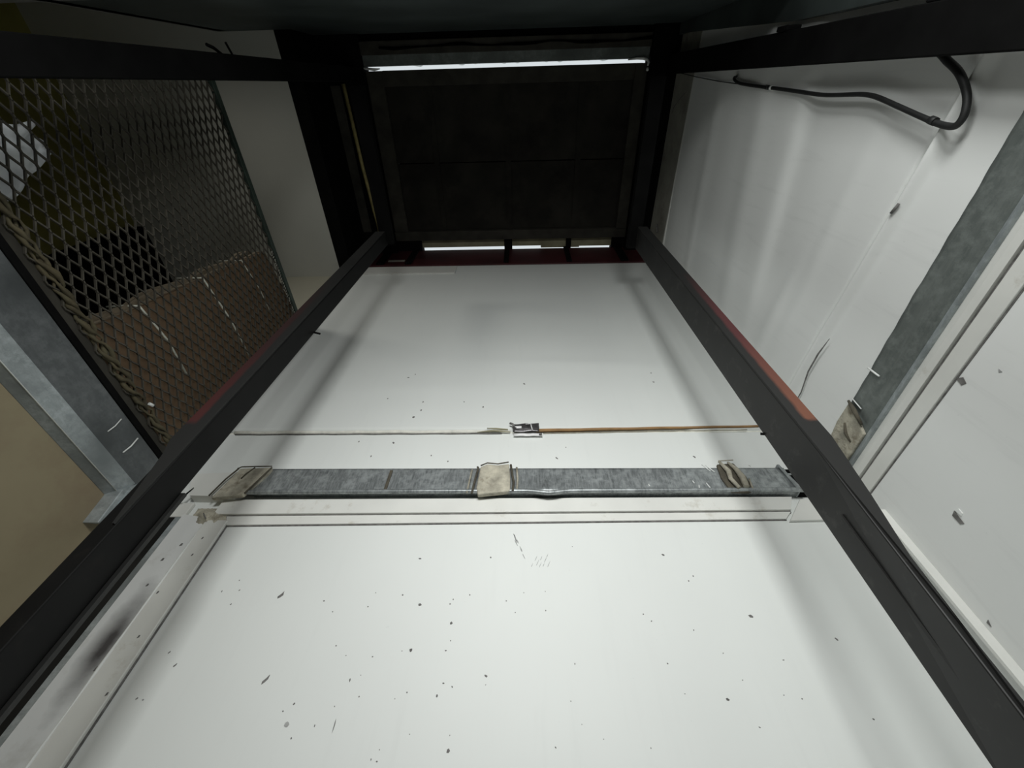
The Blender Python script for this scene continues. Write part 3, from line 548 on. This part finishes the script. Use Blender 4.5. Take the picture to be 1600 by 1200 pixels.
for i in range(ny_):
    for j in range(nz_+1):
        if (i+j) % 2: continue
        y0 = Y0+i*dy; z0 = Z0+j*dz/2
        for sgn in (1, -1):
            z1 = z0+sgn*dz/2
            if Z0-.001 <= z1 <= Z1+.001:
                # a short bond along y, then the slanting strand
                strand((y0-.006, z0), (y0+.006, z0)) if sgn == 1 else None
                strand((y0+.005, z0), (y0+dy-.005, z1))
wires.build('expanded_mesh', M['mesh'], ms, kind='stuff')
MB().box(-1.412, -1.392, -.05, 1.135, 2.272, 2.300).build('top_bar', M['greenbar'], ms, bevel=.002)
MB().box(-1.43, -1.392, -.29, 1.135, 1.076, 1.100).build('bottom_bar', M['soot'], ms, bevel=.003)
MB().prism([(-1.43, 1.10), (-1.398, 1.10), (-1.405, 1.135), (-1.43, 1.135)], -.29, 1.135, 'y').build('bottom_board', M['board2'], ms)
random.seed(7)
for kk in range(3):
    n = 64; pts = []
    for i in range(n):
        y = -.20+1.30*i/(n-1); ph = i*.85+kk*2.09
        pts.append((-1.396+.007*math.cos(ph)+random.uniform(-.003, .003), y+random.uniform(-.004, .004), 1.150+.012*math.sin(ph)+random.uniform(-.006, .006)))
    MB().tube(pts, [.0066+.0026*math.sin(i*1.3+kk)+random.uniform(-.001, .001) for i in range(n)], 6).build('twisted_edge', M['edge'], ms)
MB().tube([(-1.39, .925, 1.165), (-1.387, .940, 1.172)], .006, 6).build('bright_knot', M['chalk'], ms)
rag = MB(); random.seed(9)
for i in range(26):                                  # cut strand ends along the top bar
    y = .72+.40*i/26; z = 2.268
    rag.tube([(-1.399, y, z), (-1.397, y+random.uniform(.004, .012), z-random.uniform(.008, .022))], .0026, 5)
rag.build('cut_ends', M['dust'], ms, kind='stuff')

# ================================================================ BUNDLE OF FLATTENED CARTONS
cbd = thing('cardboard_bundle', (-1.5, .9, 1.07), 'upright bundle of flattened brown cartons held by white straps behind the mesh', 'cardboard')
def front_edge(z): return .615+.105*(z-1.07)/1.19
def pinch(z): return .55+.45*min(1, abs(z-1.39)/.14)*min(1, abs(z-1.745)/.14)*min(1, abs(z-2.05)/.14)
NS = 6
for s_ in range(NS):
    random.seed(40+s_); off = random.uniform(-.012, .012) if s_ else 0; top = 2.262-(random.uniform(0, .05) if s_ else 0)
    m = MB()
    zs = lin(1.072, top, 26)
    def pt(y, z, s_=s_, side=0):
        t = pinch(z)
        x = -1.440-(s_+side*.86)*.0215*t-.010*(1-t)*0
        return (x, y, z)
    vs = []; 
    for z in zs:
        yf = front_edge(z)+off*(1 if s_ else 0)+.006*s_*0; yr = 1.15; zt = (z-1.072)/(top-1.072)
        rise = .085*zt
        vs += [pt(yf, z, side=0), pt(yr, z+rise, side=0), pt(yr, z+rise, side=1), pt(yf, z, side=1)]
    fs = []
    for i in range(len(zs)-1):
        for q in range(4): a = i*4+q; b = i*4+(q+1) % 4; fs.append((a, b, b+4, a+4))
    fs += [(3, 2, 1, 0), tuple(len(vs)-4+q for q in range(4))]
    m.add(vs, fs)
    m.build('carton_sheet', M['kraft'] if s_ == 0 else M['kraft2'], cbd)
for z, yend, wd in ((1.39, .965, .0045), (1.745, 1.12, .0045), (2.045, 1.03, .0030)):
    m = MB(); yf = front_edge(z); slope = .085*(z-1.072)/1.19/.45
    pts = [(-1.560, yf-.004, z-.002), (-1.50, yf-.006, z), (-1.4375, yf-.004, z+.002), (-1.4365, yf+.02, z+.005), (-1.4375, (yf+yend)/2, z+.004+slope*(yend-yf)*.5+.02), (-1.4385, yend, z+slope*(yend-yf)+.012)]
    m.tube(pts, wd, 6).build('strap', M['strap'], cbd)
random.seed(2)
def bag_fn(u, v):
    y = (1-u)*((1-v)*.035+v*.06)+u*((1-v)*.24+v*.145); z = (1-u)*((1-v)*1.21+v*1.41)+u*((1-v)*1.235+v*1.44)
    return (-1.45-.03*u+.010*math.sin(v*9+u*5)+.006*math.sin(u*14), y+.006*math.sin(v*11), z+.008*math.sin(u*12))
wp = MB().grid(bag_fn, lin(0, 1, 14), lin(0, 1, 16), (-.003, 0, 0)).build('white_bag', M['paper'], None,
    label='crumpled white bag pressed behind the mesh at the far left', cat='bag')
sh = thing('storage_cabinet', (-2.8, 1.0, 1.07), 'matt black cabinet in the far corner of the storeroom behind the mesh', 'cabinet')
MB().box(-2.99, -2.86, .80, 1.24, 1.07, 3.16).build('body', M['void'], sh)
MB().box(-2.865, -2.85, .81, 1.018, 1.12, 3.13).build('door', M['void'], sh)
MB().box(-2.865, -2.85, 1.024, 1.23, 1.12, 3.13).build('door', M['void'], sh)

# ================================================================ WHITE PLASTIC AT THE FRONT GAP
sp = MB()
sp.tube([(.74, -.118, 3.652), (.80, -.124, 3.646), (.845, -.122, 3.64), (.872, -.112, 3.63), (.878, -.098, 3.62), (.872, -.082, 3.61)], [.004, .008, .009, .008, .008, .006], 7)
sp.tube([(.872, -.066, 3.60), (.868, -.055, 3.59)], [.010, .008], 7)
sp.build('plastic_scrap', M['plastic'], None, label='white twisted plastic scrap at the right end of the daylight gap', cat='plastic scrap')
sp = MB().tube([(-1.13, -.118, 3.652), (-1.09, -.112, 3.648), (-1.04, -.106, 3.645), (-1.0, -.110, 3.65)], [.004, .008, .009, .003], 7)
sp.build('plastic_scrap', M['plastic'], None, label='white twisted plastic scrap at the left end of the daylight gap', cat='plastic scrap')
